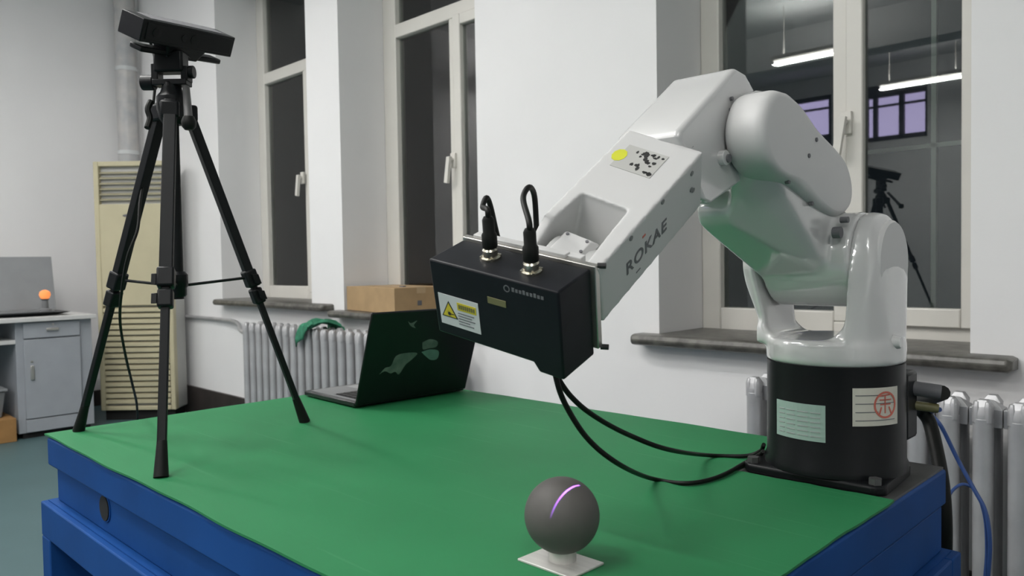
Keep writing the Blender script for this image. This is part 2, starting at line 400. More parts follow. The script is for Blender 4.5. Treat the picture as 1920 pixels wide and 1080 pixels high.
# ------------------------------------------------------------------ left side: desk, laptop, air conditioner
DX = -5.55; DB = -6.25
dk = thing('office_desk', (-5.9, .7, 0), 'grey laminate office desk with drawer and cupboard against the left wall', 'desk')
MB().box((DB, -.3, .735), (DX+.03, 1.70, .762)).build('desk_top', m_deskt, dk, bevel=.003)
MB().box((DB, 1.245, .035), (DX-.02, 1.68, .735)).build('cabinet_body', m_desk, dk, bevel=.002)
MB().box((DB+.02, 1.27, 0), (DX-.03, 1.66, .035)).build('kick_plate', m_dark, dk)
dr = MB().box((DX-.02, 1.285, .63), (DX, 1.605, .728)).build('drawer', m_desk, dk, bevel=.003)
MB().box((DX-.001, 1.41, .672), (DX+.012, 1.48, .69)).build('drawer_handle', m_metal, dr, bevel=.003)
MB().cyl((DX-.001, 1.45, .712), (DX+.004, 1.45, .712), .007, n=12).build('drawer_lock', m_metal, dr)
do = MB().box((DX-.02, 1.285, .125), (DX, 1.605, .622)).build('cabinet_door', m_desk, dk, bevel=.003)
MB().box((DX-.001, 1.315, .37), (DX+.014, 1.335, .46)).build('door_handle', m_metal, do, bevel=.003)
MB().cyl((DX-.001, 1.325, .485), (DX+.004, 1.325, .485), .007, n=12).build('door_lock', m_metal, do)
MB().box((DX-.02, 1.285, .04), (DX-.002, 1.605, .118)).build('lower_panel', m_desk, dk, bevel=.002)
MB().box((DX-.35, -.28, .60), (DX-.02, 1.245, .625)).build('keyboard_shelf', m_deskt, dk, bevel=.002)
MB().box((DB+.02, -.28, .2), (DB+.04, 1.245, .735)).build('modesty_panel', m_desk, dk)
MB().box((DB, -.30, 0), (DX-.02, -.27, .735)).build('side_panel', m_desk, dk)
cb = thing('cardboard_box', (-5.75, 1.10, 0), 'small orange brown cardboard box on the floor under the desk', 'box')
MB().box((-5.85, .93, 0), (-5.53, 1.225, .145)).build('carton', m_cardd, cb, bevel=.003)
MB().box((-5.86, 1.06, .145), (-5.525, 1.10, .147)).build('packing_tape', m_tape, cb)
MB().box((-5.95, .95, .20), (-5.65, 1.15, .34)).build('x', m_lapgrey)
bpy.data.objects.remove(bpy.data.objects['x'])
pc = thing('plastic_bin', (-5.78, 1.08, .147), 'grey plastic bin standing on the cardboard box under the desk', 'bin')
MB().hull([V((x, y, .147)) for x in (-5.83, -5.62) for y in (.99, 1.17)]+[V((x, y, .31)) for x in (-5.85, -5.60) for y in (.97, 1.19)]).build('bin_body', m_lapgrey, pc, bevel=.006)
MB().box((-5.86, .96, .31), (-5.59, 1.20, .325)).build('rim', m_lapscr, pc, bevel=.003)
# grey laptop on the desk
lp = thing('laptop', (-5.8, 1.2, .762), 'open grey laptop on the office desk at the left edge', 'laptop')
MB().hull([V((x, y, .767)) for x in (-5.98, -5.66) for y in (.98, 1.50)]+[V((x, y, .785)) for x in (-6.0, -5.62) for y in (.95, 1.58)]).build('laptop_base', m_black, lp, bevel=.004)
MB().box((-5.97, 1.0, .785), (-5.68, 1.50, .790)).build('keyboard', m_lapgrey, lp, bevel=.001)
MB().hull([V((-6.0, .95, .79)), V((-6.0, 1.59, .79)), V((-6.07, .95, 1.15)), V((-6.07, 1.59, 1.15)), V((-6.015, .95, .79)), V((-6.015, 1.59, .79)), V((-6.085, .95, 1.15)), V((-6.085, 1.59, 1.15))]).build('laptop_screen', m_lapscr, lp, bevel=.002)
for nm in ('m',): pass
og = thing('orange_glow_prop', P(85, 568, x=-5.72), 'made-up stand and glowing ball in place of an orange glow by the desk laptop', 'glow_prop')  # invented stand and ball; its emission stands in for an orange glow
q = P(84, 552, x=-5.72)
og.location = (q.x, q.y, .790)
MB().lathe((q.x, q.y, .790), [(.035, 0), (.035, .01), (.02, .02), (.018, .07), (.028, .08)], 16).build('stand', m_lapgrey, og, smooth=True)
MB().lathe((q.x, q.y, .865), [(.005, 0), (.025, .008), (.034, .03), (.03, .05), (.012, .062), (.002, .064)], 16).build('added_glow_ball', m_orange, og, smooth=True)
# air conditioner, turned to face the room
fr_ = V((cos(YAW), sin(YAW), 0)); bk_ = V((-sin(YAW), cos(YAW), 0))
O = V((-5.44, 2.165, 0))      # right front corner
W_, D_ = .525, .20
ac = thing('air_conditioner', O-fr_*W_/2+bk_*D_/2, 'tall beige floor standing air conditioner in the corner behind the tripod', 'air conditioner')
FA = (fr_, bk_, Z)
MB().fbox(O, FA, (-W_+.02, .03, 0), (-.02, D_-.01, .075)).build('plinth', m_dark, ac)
MB().fbox(O, FA, (-W_, .035, .07), (0, D_, 1.80)).build('side_casing', m_acside, ac, bevel=.012, seg=3)
b = MB()   # front frame
b.fbox(O, FA, (-W_, 0, .07), (-W_+.035, .05, 1.80)); b.fbox(O, FA, (-.035, 0, .07), (0, .05, 1.80))
b.fbox(O, FA, (-W_+.035, 0, 1.765), (-.035, .05, 1.80)); b.fbox(O, FA, (-W_+.035, 0, .07), (-.035, .05, .10))
b.fbox(O, FA, (-W_+.035, 0, .80), (-.035, .05, 1.505))
b.build('front_panel', m_beigel, ac, bevel=.006)
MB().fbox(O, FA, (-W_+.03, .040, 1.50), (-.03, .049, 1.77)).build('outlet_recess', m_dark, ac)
MB().fbox(O, FA, (-W_+.03, .040, .09), (-.03, .049, .81)).build('intake_back', m_beige, ac)
n = 6
for i in range(n):
    z = 1.535+i*.037
    b = MB(); A_ = FA; 
    b.hull([O+fr_*x+bk_*y+Z*(z+dz) for x in (-W_+.037, -.037) for y, dz in ((.010, -.004), (.010, .003), (.034, .012), (.034, .006))])
    b.build('outlet_slat', m_beige, ac)
n = 17
for i in range(n):
    z = .125+i*.040
    b = MB(); b.hull([O+fr_*x+bk_*y+Z*(z+dz) for x in (-W_+.037, -.037) for y, dz in ((.002, -.006), (.002, .018), (.040, .026), (.040, .0))])
    b.build('intake_slat', m_beigel, ac)
b = MB(); ce = O-fr_*(.262)+Z*1.425
b.prism([ce+fr_*(.065*cos(t))+Z*(.012*sin(t))-bk_*.0 for t in [2*pi*i/24 for i in range(24)]], -bk_*.006)
b.build('badge', m_inkg, ac, label='dark oval badge')
b = MB(); b.prism([ce+Z*.004+fr_*(.022*cos(t))+Z*(.022*sin(t)) for t in [2*pi*i/20 for i in range(20)]], -bk_*.008); b.build('badge_emblem', m_inkg, ac)

# ------------------------------------------------------------------ table
TX0, TX1, TY0, TY1, ZTOP = -1.905, -.395, .478, 1.452, .70
tb = thing('surface_plate', ((TX0+TX1)/2, (TY0+TY1)/2, .556), 'blue cast iron work platform that carries the robot, the tripod and the green mat', 'work platform')
MB().box((TX0+.004, TY0+.004, ZTOP-.012), (TX1-.004, TY1-.004, ZTOP-.002)).build('iron_top', m_iron, tb)
MB().box((TX0, TY0, .634), (TX1, TY1, ZTOP-.006)).build('top_slab', m_blue, tb, bevel=.004)
b = MB(); i_ = .014
b.box((TX0+i_, TY0+i_, .556), (TX1-.003, TY1-i_, .634)); b.build('side_skirt', m_blue, tb, bevel=.003)
b = MB(); b.cyl((-1.583, TY0+i_+.002, .604), (-1.583, TY0+i_-.004, .604), .024, n=24); b.build('lifting_hole', m_dark, tb, label='black round lifting hole')
b = MB(); b.lathe((-1.583, TY0+i_, .604), [(.024, -.006), (.028, -.006), (.028, .002), (.024, .002)], 24, ax=-Y); b.build('hole_rim', m_blue, tb)
st = thing('table_stand', ((TX0+TX1)/2, (TY0+TY1)/2, 0), 'blue welded steel stand frame under the cast iron platform', 'table stand')
sx0, sx1, sy0, sy1 = TX0-.018, TX1+.02, TY0-.012, TY1+.012
for lo, hi in (((sx0, sy0, .478), (sx1, sy0+.05, .553)), ((sx0, sy1-.05, .478), (sx1, sy1, .553)), ((sx0, sy0+.05, .478), (sx0+.05, sy1-.05, .553)), ((sx1-.05, sy0+.05, .478), (sx1, sy1-.05, .553))):
    MB().box(lo, hi).build('rail', m_blue, st, bevel=.003)
MB().box((sx0+.012, sy0+.012, .5525), (sx1-.012, sy1-.012, .5555)).build('bearing_pad', m_blue, st)
for lx in (sx0, sx1-.06):
    for ly in (sy0, sy1-.1): MB().box((lx, ly, 0), (lx+.055, ly+.1, .478)).build('leg', m_blue, st, bevel=.003)
for ly in (sy0+.01, sy1-.05): MB().box((sx0+.05, ly, .10), (sx1-.05, ly+.04, .15)).build('lower_rail', m_blue, st, bevel=.003)
# green mat, cut out round the robot base, with a slightly wavy overhanging edge
b = MB(); pts_ = []
def edge(p, q, n, amp, nrm):
    for i in range(n):
        t = i/n; pts_.append(V((p[0]+(q[0]-p[0])*t, p[1]+(q[1]-p[1])*t, 0))+V(nrm)*amp*(sin(t*17+p[0]*3)+.6*sin(t*41)))
mx0, mx1, my0, my1 = TX0-.006, TX1+.002, TY0-.004, TY1+.003
edge((mx0, my0), (mx1, my0), 48, .0018, (0, 1, 0)); edge((mx1, my0), (mx1, 1.192), 24, .0012, (1, 0, 0))
edge((mx1, 1.192), (-.648, 1.185), 14, .0015, (0, 1, 0)); edge((-.648, 1.185), (-.66, my1), 8, .0015, (1, 0, 0))
edge((-.66, my1), (mx0, my1), 30, .0018, (0, 1, 0)); edge((mx0, my1), (mx0, my0), 24, .0012, (1, 0, 0))
b.prism([p+Z*(ZTOP-.0015) for p in pts_], Z*.0035)
mt_ = b.build('green_mat', m_green, label='green rubber mat covering the blue work platform', cat='mat')
ZM = ZTOP+.002
# faint pale scuff lines on the mat (wear of the mat itself)
nt = m_green.node_tree; bs = nt.nodes['Principled BSDF']
tc = nt.nodes.new('ShaderNodeTexCoord'); mp = nt.nodes.new('ShaderNodeMapping'); mp.inputs['Rotation'].default_value = (0, 0, radians(4)); mp.inputs['Scale'].default_value = (2.2, 75, 1)
nz = nt.nodes.new('ShaderNodeTexNoise'); nz.inputs['Scale'].default_value = 1; nz.inputs['Detail'].default_value = 3
rp_ = nt.nodes.new('ShaderNodeValToRGB'); rp_.color_ramp.elements[0].position = .62; rp_.color_ramp.elements[1].position = .78
rp_.color_ramp.elements[1].color = (.35, .35, .35, 1)
mixn = nt.nodes.new('ShaderNodeMixRGB'); mixn.inputs[2].default_value = (.09, .30, .15, 1)
old = bs.inputs['Base Color'].links[0].from_socket
nt.links.new(tc.outputs['Object'], mp.inputs[0]); nt.links.new(mp.outputs[0], nz.inputs['Vector']); nt.links.new(nz.outputs['Fac'], rp_.inputs[0])
nt.links.new(rp_.outputs[0], mixn.inputs[0]); nt.links.new(old, mixn.inputs[1]); nt.links.new(mixn.outputs[0], bs.inputs['Base Color'])

# ------------------------------------------------------------------ robot
RX, RY = -.520, 1.300
rb_ = thing('robot_arm', (RX, RY, ZTOP-.002), 'white six axis industrial robot arm on a round black base at the green table', 'robot arm')

def R(x, y, z): return V((RX-.004+x, RY+y, ZTOP+z))
# base plate with lugs
b = MB()
b.hull([V((x, y, z)) for z in (ZTOP-.002, ZTOP+.014) for x, y in ((-.645, 1.215), (-.63, 1.198), (-.425, 1.198), (-.412, 1.213), (-.424, 1.365), (-.44, 1.38), (-.63, 1.395), (-.645, 1.38))])
bp_ = b.build('base_plate', m_black, rb_, bevel=.005, seg=3)
for x, y in ((-.627, 1.214), (-.428, 1.214), (-.440, 1.362), (-.627, 1.376)):
    MB().cyl((x, y, ZTOP+.013), (x, y, ZTOP+.023), .010, n=6).build('bolt', m_iron, bp_)
b = MB(); b.lathe(R(0, 0, 0), [(.112, .014), (.112, .024), (.1085, .032), (.1075, .182), (.1075, .188)], 64)
b.build('base_column', m_black, rb_, smooth=True)
# rear connector block
b = MB(); b.box((RX+.01, RY+.07, ZTOP+.05), (RX+.088, RY+.125, ZTOP+.165)); cbk = b.build('connector_panel', m_black, rb_, bevel=.006)
b = MB(); b.cyl(R(.085, .11, .135), R(.128, .124, .130), .0125, n=16); b.build('connector_plug', m_inkg, cbk, smooth=True)
b = MB(); b.cyl(R(.085, .115, .105), R(.120, .135, .100), .008, n=12); b.build('connector_plug', m_gold, cbk, smooth=True, label='olive green plug')
def cylpatch(name, a0, a1, z0, z1, material, parent, r=.1085, off=.0006, n=12, label=None):
    b = MB(); r = r+off
    for i in range(n):
        t0, t1 = a0+(a1-a0)*i/n, a0+(a1-a0)*(i+1)/n
        b.hull([R(rr*cos(t), rr*sin(t), z) for rr in (r-.0004, r+.0003) for t in (t0, t1) for z in (z0, z1)])
    return b.build(name, material, parent, label=label)
def angpx(px, z):  # azimuth on the column seen at a pixel column
    best = None
    for k in range(720):
        t = -pi+2*pi*k/720
        p = R(.108*cos(t), .108*sin(t), z); rel = p-CAM
        if V((cos(t), sin(t), 0)).dot(rel) > 0: continue
        x = 960+F*rel.dot(rt)/rel.dot(fw)
        if best is None or abs(x-px) < best[0]: best = (abs(x-px), t)
    return best[1]
a0, a1 = angpx(1458, .1), angpx(1548, .1)
l1 = cylpatch('rating_label', a0, a1, .070, .128, m_pale, rb_, label='pale green rating label with rows of small print')
for r_ in range(6):
    for c0_, c1_ in ((.08, .22), (.27, .45), (.50, .70), (.74, .92)):
        cylpatch('print_line', a0+(a1-a0)*c0_, a0+(a1-a0)*c1_, .077+r_*.0075, .0785+r_*.0075, m_rad, l1, off=.0012, n=2)
a2, a3 = angpx(1598, .13), angpx(1681, .13)
l2 = cylpatch('certificate_label', a2, a3, .098, .157, m_cream, rb_, label='cream label with a round red stamp')
for r_ in range(4): cylpatch('print_line', a2+(a3-a2)*.05, a2+(a3-a2)*(.5 if r_ % 2 else .9), .106+r_*.013, .1072+r_*.013, m_inkg, l2, off=.0012, n=6)
b = MB(); ac_, zc_ = a2+(a3-a2)*.66, .130; rr = .1104
for k in range(28):
    t0, t1 = 2*pi*k/28, 2*pi*(k+1)/28
    b.hull([R(q_*cos(ac_+s_*sin(t)/.109), q_*sin(ac_+s_*sin(t)/.109), zc_+s_*cos(t)) for q_ in (rr-.0006, rr) for s_ in (.018, .021) for t in (t0, t1)])
b.build('stamp_ring', m_inkr, l2)
b = MB()
for a_, e_ in (((-.010, .008), (.010, .008)), ((-.009, .001), (.009, .001)), ((-.001, .014), (-.001, -.012)), ((-.008, -.004), (-.011, -.013)), ((.007, -.004), (.011, -.013)), ((-.012, .014), (.012, .016))):
    for k in range(4):
        pa = [a_[0]+(e_[0]-a_[0])*k/4, a_[1]+(e_[1]-a_[1])*k/4]; pb_ = [a_[0]+(e_[0]-a_[0])*(k+1)/4, a_[1]+(e_[1]-a_[1])*(k+1)/4]
        b.hull([R(q_*cos(ac_+(u_[0]+dx)/.109), q_*sin(ac_+(u_[0]+dx)/.109), zc_+u_[1]+dz) for q_ in (rr-.0006, rr) for u_ in (pa, pb_) for dx, dz in ((-.0009, -.0009), (.0009, .0009), (-.0009, .0009), (.0009, -.0009))])
b.build('stamp_mark', m_inkr, l2)
# shoulder housing: ring + two cheeks + saddle
J2 = (0.0, .355)     # y, z relative to the base
b = MB()
b.lathe(R(0, 0, 0), [(.102, .186), (.109, .190), (.109, .222), (.105, .228)], 48)
b.hull(circ(R(.052, .006, .355), .078, 28)+circ(R(.078, .008, .355), .074, 28)+circ(R(.052, .004, .305), .088, 28)+circ(R(.082, .008, .305), .084, 28)+circ(R(.090, .010, .335), .070, 28)+[R(x, y, z) for x, y in ((.050, -.093), (.080, -.068), (.100, -.03), (.100, .04), (.080, .07), (.050, .094)) for z in (.20, .228)])
b.hull(circ(R(-.108, J2[0]-.006, J2[1]), .078, 28)+circ(R(-.132, J2[0]-.006, J2[1]), .062, 28)+[R(x, y, z) for x, y in ((-.088, -.052), (-.098, -.03), (-.098, .03), (-.088, .05)) for z in (.20, .225)])
for sx, x0 in ((1, .052), (-1, -.104)):
    for k in range(10):
        t0 = (k+.5)/10*pi/2; rr = .052
        xx = x0-sx*rr*(1-sin(t0)); zz = .226+rr*(1-cos(t0))
        yw = min(.085, sqrt(max(.116**2-max(abs(xx), abs(x0)-.01)**2, .001)))
        b.box(tuple(R(min(xx, x0+sx*.004), -yw, .215)), tuple(R(max(xx, x0+sx*.004), yw, zz)))
sh = b.build('shoulder_housing', m_robot, rb_, remesh=.0030, sm=26)
b = MB(); b.lathe(R(.082, J2[0]+.010, J2[1]-.004), [(.066, 0), (.066, .007), (.063, .0105), (.03, .0115)], 40, ax=X); b.build('shoulder_cap', m_robotm, rb_, smooth=True)
b = MB(); b.hull(circ(R(.100, -.02, .225), .012, 14)+circ(R(.112, -.02, .225), .009, 14)); b.build('housing_lug', m_robot, rb_, bevel=.002)
# upper arm: wide lower casting + one sided upper limb + lozenge cover
b = MB()
def yz(x, y, z): return V((x, y, z))
XA0, XA1 = -.616, -.471
b.hull(circ((XA0, RY, 1.055), .078, 28)+circ((XA1, RY, 1.055), .078, 28))
XL0 = -.648
b.hull(circ((XL0, 1.104, 1.137), .032, 20)+circ((-.592, 1.104, 1.137), .032, 20)+circ((XA0, 1.275, 1.075), .064, 24)+circ((-.515, 1.275, 1.075), .058, 24)+circ((XA0, 1.25, 1.115), .050, 20)+circ((-.512, 1.225, 1.122), .034, 20))
b.hull(circ((-.560, 1.085, 1.240), .060, 24)+circ((-.522, 1.085, 1.245), .056, 24)+circ((-.560, 1.240, 1.165), .050, 24)+circ((-.522, 1.240, 1.165), .045, 24)+circ((-.575, 1.29, 1.08), .066, 24)+circ((-.505, 1.292, 1.060), .055, 24)+circ((-.590, 1.106, 1.142), .034, 20)+circ((-.512, 1.215, 1.128), .030, 20))
ua = b.build('upper_arm', m_robot, rb_, remesh=.0032, sm=18)
LOZ = [(1.072, 1.298), (1.120, 1.286), (1.187, 1.257), (1.276, 1.221), (1.306, 1.197), (1.318, 1.168), (1.309, 1.143), (1.280, 1.128), (1.246, 1.124), (1.187, 1.137), (1.110, 1.165), (1.050, 1.178), (1.012, 1.200), (.996, 1.238), (1.010, 1.275), (1.036, 1.295)]
LOZ = [(p.y, p.z) for p in catmull([V((0, y, z)) for y, z in LOZ+[LOZ[0]]], 4)[:-1]]
def loz(x, k):
    cy, cz = 1.155, 1.213; out_ = []
    for y, z in LOZ:
        d = V((0, y-cy, z-cz)); l_ = d.length; out_.append(V((x, cy, cz))+d*((l_-k)/l_))
    return out_
b = MB(); rings = [b.pts(loz(x, k)) for x, k in ((-.560, .010), (-.555, .003), (-.545, 0), (-.512, 0), (-.5065, .0012), (-.502, .004), (-.4985, .0085), (-.497, .014), (-.4968, .0155))]
for A, B in zip(rings, rings[1:]):
    for i in range(len(A)): j = (i+1) % len(A); b.bm.faces.new([A[i], A[j], B[j], B[i]])
b.bm.faces.new(rings[0][::-1]); b.bm.faces.new(rings[-1])
cv = b.build('arm_cover', m_robotm, rb_, smooth=True, label='smooth lozenge shaped motor cover')
def boltat(px, py, x, par, r=.0042, ax=X, mt=m_inkg):
    p = P(px, py, x=x); return MB().cyl(p-V(ax)*.004, p+V(ax)*.002, r, n=10).build('screw', mt, par)
for px, py in ((1530, 262), (1516, 292)): boltat(px, py, -.497, cv, .0034)
for px, py in ((1522, 382), (1478, 341), (1410, 289)): boltat(px, py, -.505 if px != 1410 else -.53, cv, .0034)
p = P(1570, 436, x=-.486); MB().cyl(p-X*.006, p+X*.006, .009, n=16).build('joint_pin', m_inkg, rb_)
p = P(1586, 412, x=-.48); MB().cyl(p-X*.008, p+X*.004, .005, n=12).build('joint_pin', m_inkg, rb_)
p = P(1357, 296, x=-.558); MB().cyl(p-X*.01, p+X*.005, .011, n=16).build('elbow_plug', m_robot, rb_, bevel=.001)
p = P(1366, 297, x=-.552); MB().cyl(p-X*.01, p+X*.002, .006, n=12).build('elbow_pin', m_inkg, rb_)
# elbow housing
b = MB(); EX0, EX1 = -.665, -.562
prof_ = [(1.040, 1.338), (1.075, 1.334), (1.115, 1.305), (1.14, 1.255), (1.12, 1.20), (1.06, 1.175), (.972, 1.138), (.948, 1.142), (.888, 1.222), (.892, 1.232)]
e_ = MB()
ys = [p[0] for p in prof_]
e_.hull([V((EX0, y, z)) for y, z in prof_ if not (y < .96 and False)][0:0]+[V((x, y, z)) for x in (EX0+.0, EX1) for y, z in prof_])
eb = e_.build('elbow_housing', m_robot, rb_, bevel=.007, seg=4)
b = MB(); b.hull(circ((-.567, 1.085, 1.25), .058, 28)+circ((-.545, 1.085, 1.25), .058, 28)); b.build('elbow_joint', m_robot, rb_, bevel=.003)
for px, py in ((1372, 185), (1371, 206)): boltat(px, py, -.560, eb, .003)
# forearm in its own frame (a along the arm, w across, h up)
s_ = 1.13
def sc(p): return V((p[0]*s_, p[1]*s_, 1.06+(p[2]-1.06)*s_))
fyaw, fpit, frol = -.1, .648, .466
fa = V((sin(fyaw)*cos(fpit), -cos(fyaw)*cos(fpit), -sin(fpit)))
w_ = Z.cross(fa).normalized(); h_ = fa.cross(w_)
fwd = w_*cos(frol)-h_*sin(frol); fh = w_*sin(frol)+h_*cos(frol)
FC = sc((-.535, .814, 1.173)); FWd, FH, FL = .1*s_, .082*s_, .221*s_
FR = (fa, fwd, fh)
b = MB(); hw, hh = FWd/2, FH/2; tc_ = .575*FL
def Q(a, w__, h__): return FC+fa*a+fwd*w__+fh*h__
b.hull([Q(a, w__, h__) for a, k in ((0, 1), (tc_, 1)) for w__ in (-hw*k, hw*k) for h__ in (-hh*k, hh*k)])
b.hull([Q(-.012, w__, h__) for w__ in (-hw*.8, hw*.8) for h__ in (-hh*.8, hh*.75)]+[Q(0, w__, h__) for w__ in (-hw*.96, hw*.96) for h__ in (-hh*.96, hh*.96)])
# sloping back wall of the fork and lower web
b.hull([Q(tc_-.002, w__, hh) for w__ in (-hw, hw)]+[Q(tc_+.040, w__, -hh) for w__ in (-hw, hw)]+[Q(tc_-.002, w__, -hh) for w__ in (-hw, hw)])
# fork cheeks
b.hull([Q(a, w__, h__) for a in (tc_-.004,) for w__ in (.27*FWd, hw) for h__ in (-hh, hh)]+[Q(FL, w__, h__) for w__ in (.33*FWd, hw) for h__ in (-hh, hh)])
b.hull([Q(a, w__, h__) for a in (tc_-.004,) for w__ in (-.33*FWd, -hw) for h__ in (-hh, hh)]+[Q(FL*.97, w__, h__) for w__ in (-.40*FWd, -hw) for h__ in (-hh, hh*.55)]+[Q(FL*.80, w__, hh) for w__ in (-.37*FWd, -hw)])
fo = b.build('forearm', m_robotm, rb_)
md = fo.modifiers.new('remesh', 'REMESH'); md.mode = 'VOXEL'; md.voxel_size = .0022
md2 = fo.modifiers.new('smooth', 'SMOOTH'); md2.iterations = 5; md2.factor = .5
for p_ in fo.data.polygons: p_.use_smooth = True
md.use_smooth_shade = True
# elbow collar between housing and forearm
MB().hull([Q(-.022, w__, h__) for w__ in (-hw*.55, hw*.55) for h__ in (-hh*.7, hh*.7)]+[Q(0.004, w__, h__) for w__ in (-hw*.55, hw*.55) for h__ in (-hh*.7, hh*.7)]).build('wrist_roll_collar', m_inkg, rb_, label='dark gap collar where the forearm meets the elbow')
# lettering, screws, labels on the forearm
fside = hw+.0002
TO = Q(FL*.885-.027, fside, -hh*.30)
text('lettering', 'ROKAE', .0285, TO, (-fa, fh), m_inkg, fo, label='dark lettering reading ROKAE', extra=1.12)
p = Q(FL*.60, fside, hh*.40); MB().fbox(p, (-fa, fh, fwd), (-.004, -.0015, -.0003), (.003, .0015, .0004)).build('red_mark', m_inkr, fo)
p = Q(FL*.66, fside, -hh*.62); MB().fbox(p, (-fa, fh, fwd), (-.006, -.0008, -.0003), (.004, .0008, .0004)).build('underline_mark', m_inkg, fo)
for a, h__ in ((.03, .72), (.12*FL, .10), (.42*FL, .90), (.72*FL, .88), (.10*FL, -.0)):
    p = Q(a, hw-.002, hh*h__*.95); MB().cyl(p, p+fwd*.0032, .0036, n=10).build('screw', m_lapgrey, fo)
p0 = Q(FL*.20, -hw*.12, hh+.0004)
l3 = MB().fbox(p0, (fa, fwd, fh), (-.020, -.030, -.0003), (.030, .030, .0003)).build('top_label', m_acside, fo, label='grey label with dark smudged marks')
random.seed(11); b = MB()
for k in range(26):
    a_, c_ = random.uniform(-.016, .024), random.uniform(-.012, .026); s1, s2 = random.uniform(.0015, .0042), random.uniform(.0015, .004)
    b.prism([p0+fa*(a_+s1*cos(t)*(1+.25*sin(3*t+k)))+fwd*(c_+s2*sin(t))+fh*.0003 for t in [2*pi*i/8 for i in range(8)]], fh*.0004)
b.build('smudge_marks', m_ink, l3)
b = MB(); b.prism([Q(FL*.20, -hw*.12, hh+.0005)+fa*(.006+.013*cos(t))+fwd*(-.030+.010*sin(t)) for t in [2*pi*i/10 for i in range(10)]], fh*.0006); b.build('yellow_label', m_lime, fo, label='small lime yellow sticker')
b = MB(); pe = V((-.61, .985, 1.3135))
# handle-like marks on the elbow housing top
nrm = V((0, -.585, .81)).normalized(); ta = V((0, -.81, -.585)).normalized()
pm = P(1270, 212, x=-.63)
b.fbox(pm+nrm*.000, (ta, X, nrm), (-.003, -.012, -.001), (.003, -.009, .0006)); b.fbox(pm, (ta, X, nrm), (.001, -.009, -.001), (.002, .012, .0006)); b.fbox(pm, (ta, X, nrm), (-.003, .012, -.001), (.003, .015, .0006))
b.build('cover_marks', m_lapgrey, eb)
# wrist body inside the fork
b = MB(); wc = FL*.90
b.hull([Q(wc+.036*cos(t), w__, -.006+.036*sin(t)) for t in [2*pi*i/24 for i in range(24)] for w__ in (-.29*FWd, .28*FWd)])
wr = b.build('wrist', m_robot, rb_, bevel=.006, seg=3)
b = MB(); b.hull([Q(wc-.03, w__, .024) for w__ in (-.03, .022)]+[Q(wc+.025, w__, .026) for w__ in (-.03, .022)]+[Q(wc-.022, w__, .034) for w__ in (-.022, .015)]+[Q(wc+.022, w__, .034) for w__ in (-.022, .015)])
wcv = b.build('wrist_cover', m_robotm, rb_, bevel=.002)
for a, w__ in ((-.018, -.018), (-.018, .011), (.016, .013), (.016, -.018), (0, .014)):
    p = Q(wc+a, w__, .0335); MB().cyl(p, p+fh*.0018, .0022, n=8).build('screw', m_inkg, wcv)

# ------------------------------------------------------------------ laser scanner on the flange
SA = (V((.969, .138, -.204)).normalized(), V((-.056, .929, .365)).normalized(), V((.24, -.342, .909)).normalized())
SO = sc((-.494, .565, 1.030)); SL, SH, SD = .173*s_, .102*s_, .059*s_
def G(x, y, z): return SO+SA[0]*x+SA[1]*y+SA[2]*z
scn = thing('laser_scanner', G(-SL/2, SD/2, -SH), 'black rectangular laser scanner with a yellow warning label, bolted to the robot wrist', 'laser scanner')
b = MB()
# body profile in the x,z plane: full height box with the middle of the underside cut up
prof2 = [(0, 0), (-SL, 0), (-SL, -SH*.86), (-SL*.66, -SH*.90), (-SL*.60, -SH*.80), (-SL*.19, -SH*.83), (-SL*.165, -SH*.99), (0, -SH)]
prof2 = [(0, 0), (-SL, 0), (-SL, -SH*.90), (-SL*.52, -SH*.90), (-SL*.22, -SH*.90), (-SL*.18, -SH*1.0), (0, -SH*1.0)]
b.prism([G(x, 0, z) for x, z in prof2], SA[1]*SD)
sb = b.build('scanner_body', m_scanner, scn, bevel=.0025, seg=2)
b = MB(); b.fbox(G(0, 0, 0), SA, (-SL-.001, SD, -SH*.92), (.006, SD+.009, .004)); b.build('mounting_plate', m_metal, scn, bevel=.001, label='silver grey mounting plate')
b = MB(); b.fbox(G(0, 0, 0), SA, (-SL*.62, SD+.009, -SH*.5), (-SL*.1, SD+.02, .006)); b.build('adapter_plate', m_robotm, scn, bevel=.001)
b = MB(); b.fbox(G(0, 0, 0), SA, (-SL*.93, SD+.005, -.05), (-SL*.2, SD+.016, .008)); b.build('clamp_bar', m_robotm, scn, bevel=.001, label='white clamp bar')
for x, z in ((.010, .002), (.010, -SH*.93)): 
    MB().cyl(G(x-.006, SD+.008, z), G(x+.003, SD+.012, z), .0035, n=10).build('socket_screw', m_ink, scn)
    # warning sticker
sx, sz = -SL*.955, -SH*.385
SW, SHh = SL*.335, SH*.375
O3 = G(sx, -.0003, sz-SHh)
FF = (SA[0], SA[2])
lab = MB().fbox(O3, (SA[0], SA[1], SA[2]), (0, -.0003, 0), (SW, .0003, SHh)).build('warning_label', m_white, scn, label='white label with a yellow warning triangle')
def tri(c, r, off, th=.0004): 
    return [O3+SA[0]*(c[0]+r*cos(t)*1.0)+SA[2]*(c[1]+r*sin(t))-SA[1]*off for t in (pi/2, pi/2+2*pi/3, pi/2+4*pi/3)]
MB().prism(tri((.0165, .0195), .0155, .0004), -SA[1]*.0003).build('triangle_border', m_ink, lab)
MB().prism(tri((.0165, .0195), .0125, .0007), -SA[1]*.0003).build('warning_triangle', m_yel, lab)
b = MB()
for k in range(12):
    t = 2*pi*k/12; b.prism([O3+SA[0]*(.0165+(.0046 if (j % 2 == 0) else .001)*cos(t+j*pi/12))+SA[2]*(.0175+(.0046 if j % 2 == 0 else .001)*sin(t+j*pi/12))-SA[1]*.001 for j in (0, 1)]+[O3+SA[0]*.0165+SA[2]*.0175-SA[1]*.001], -SA[1]*.0002)
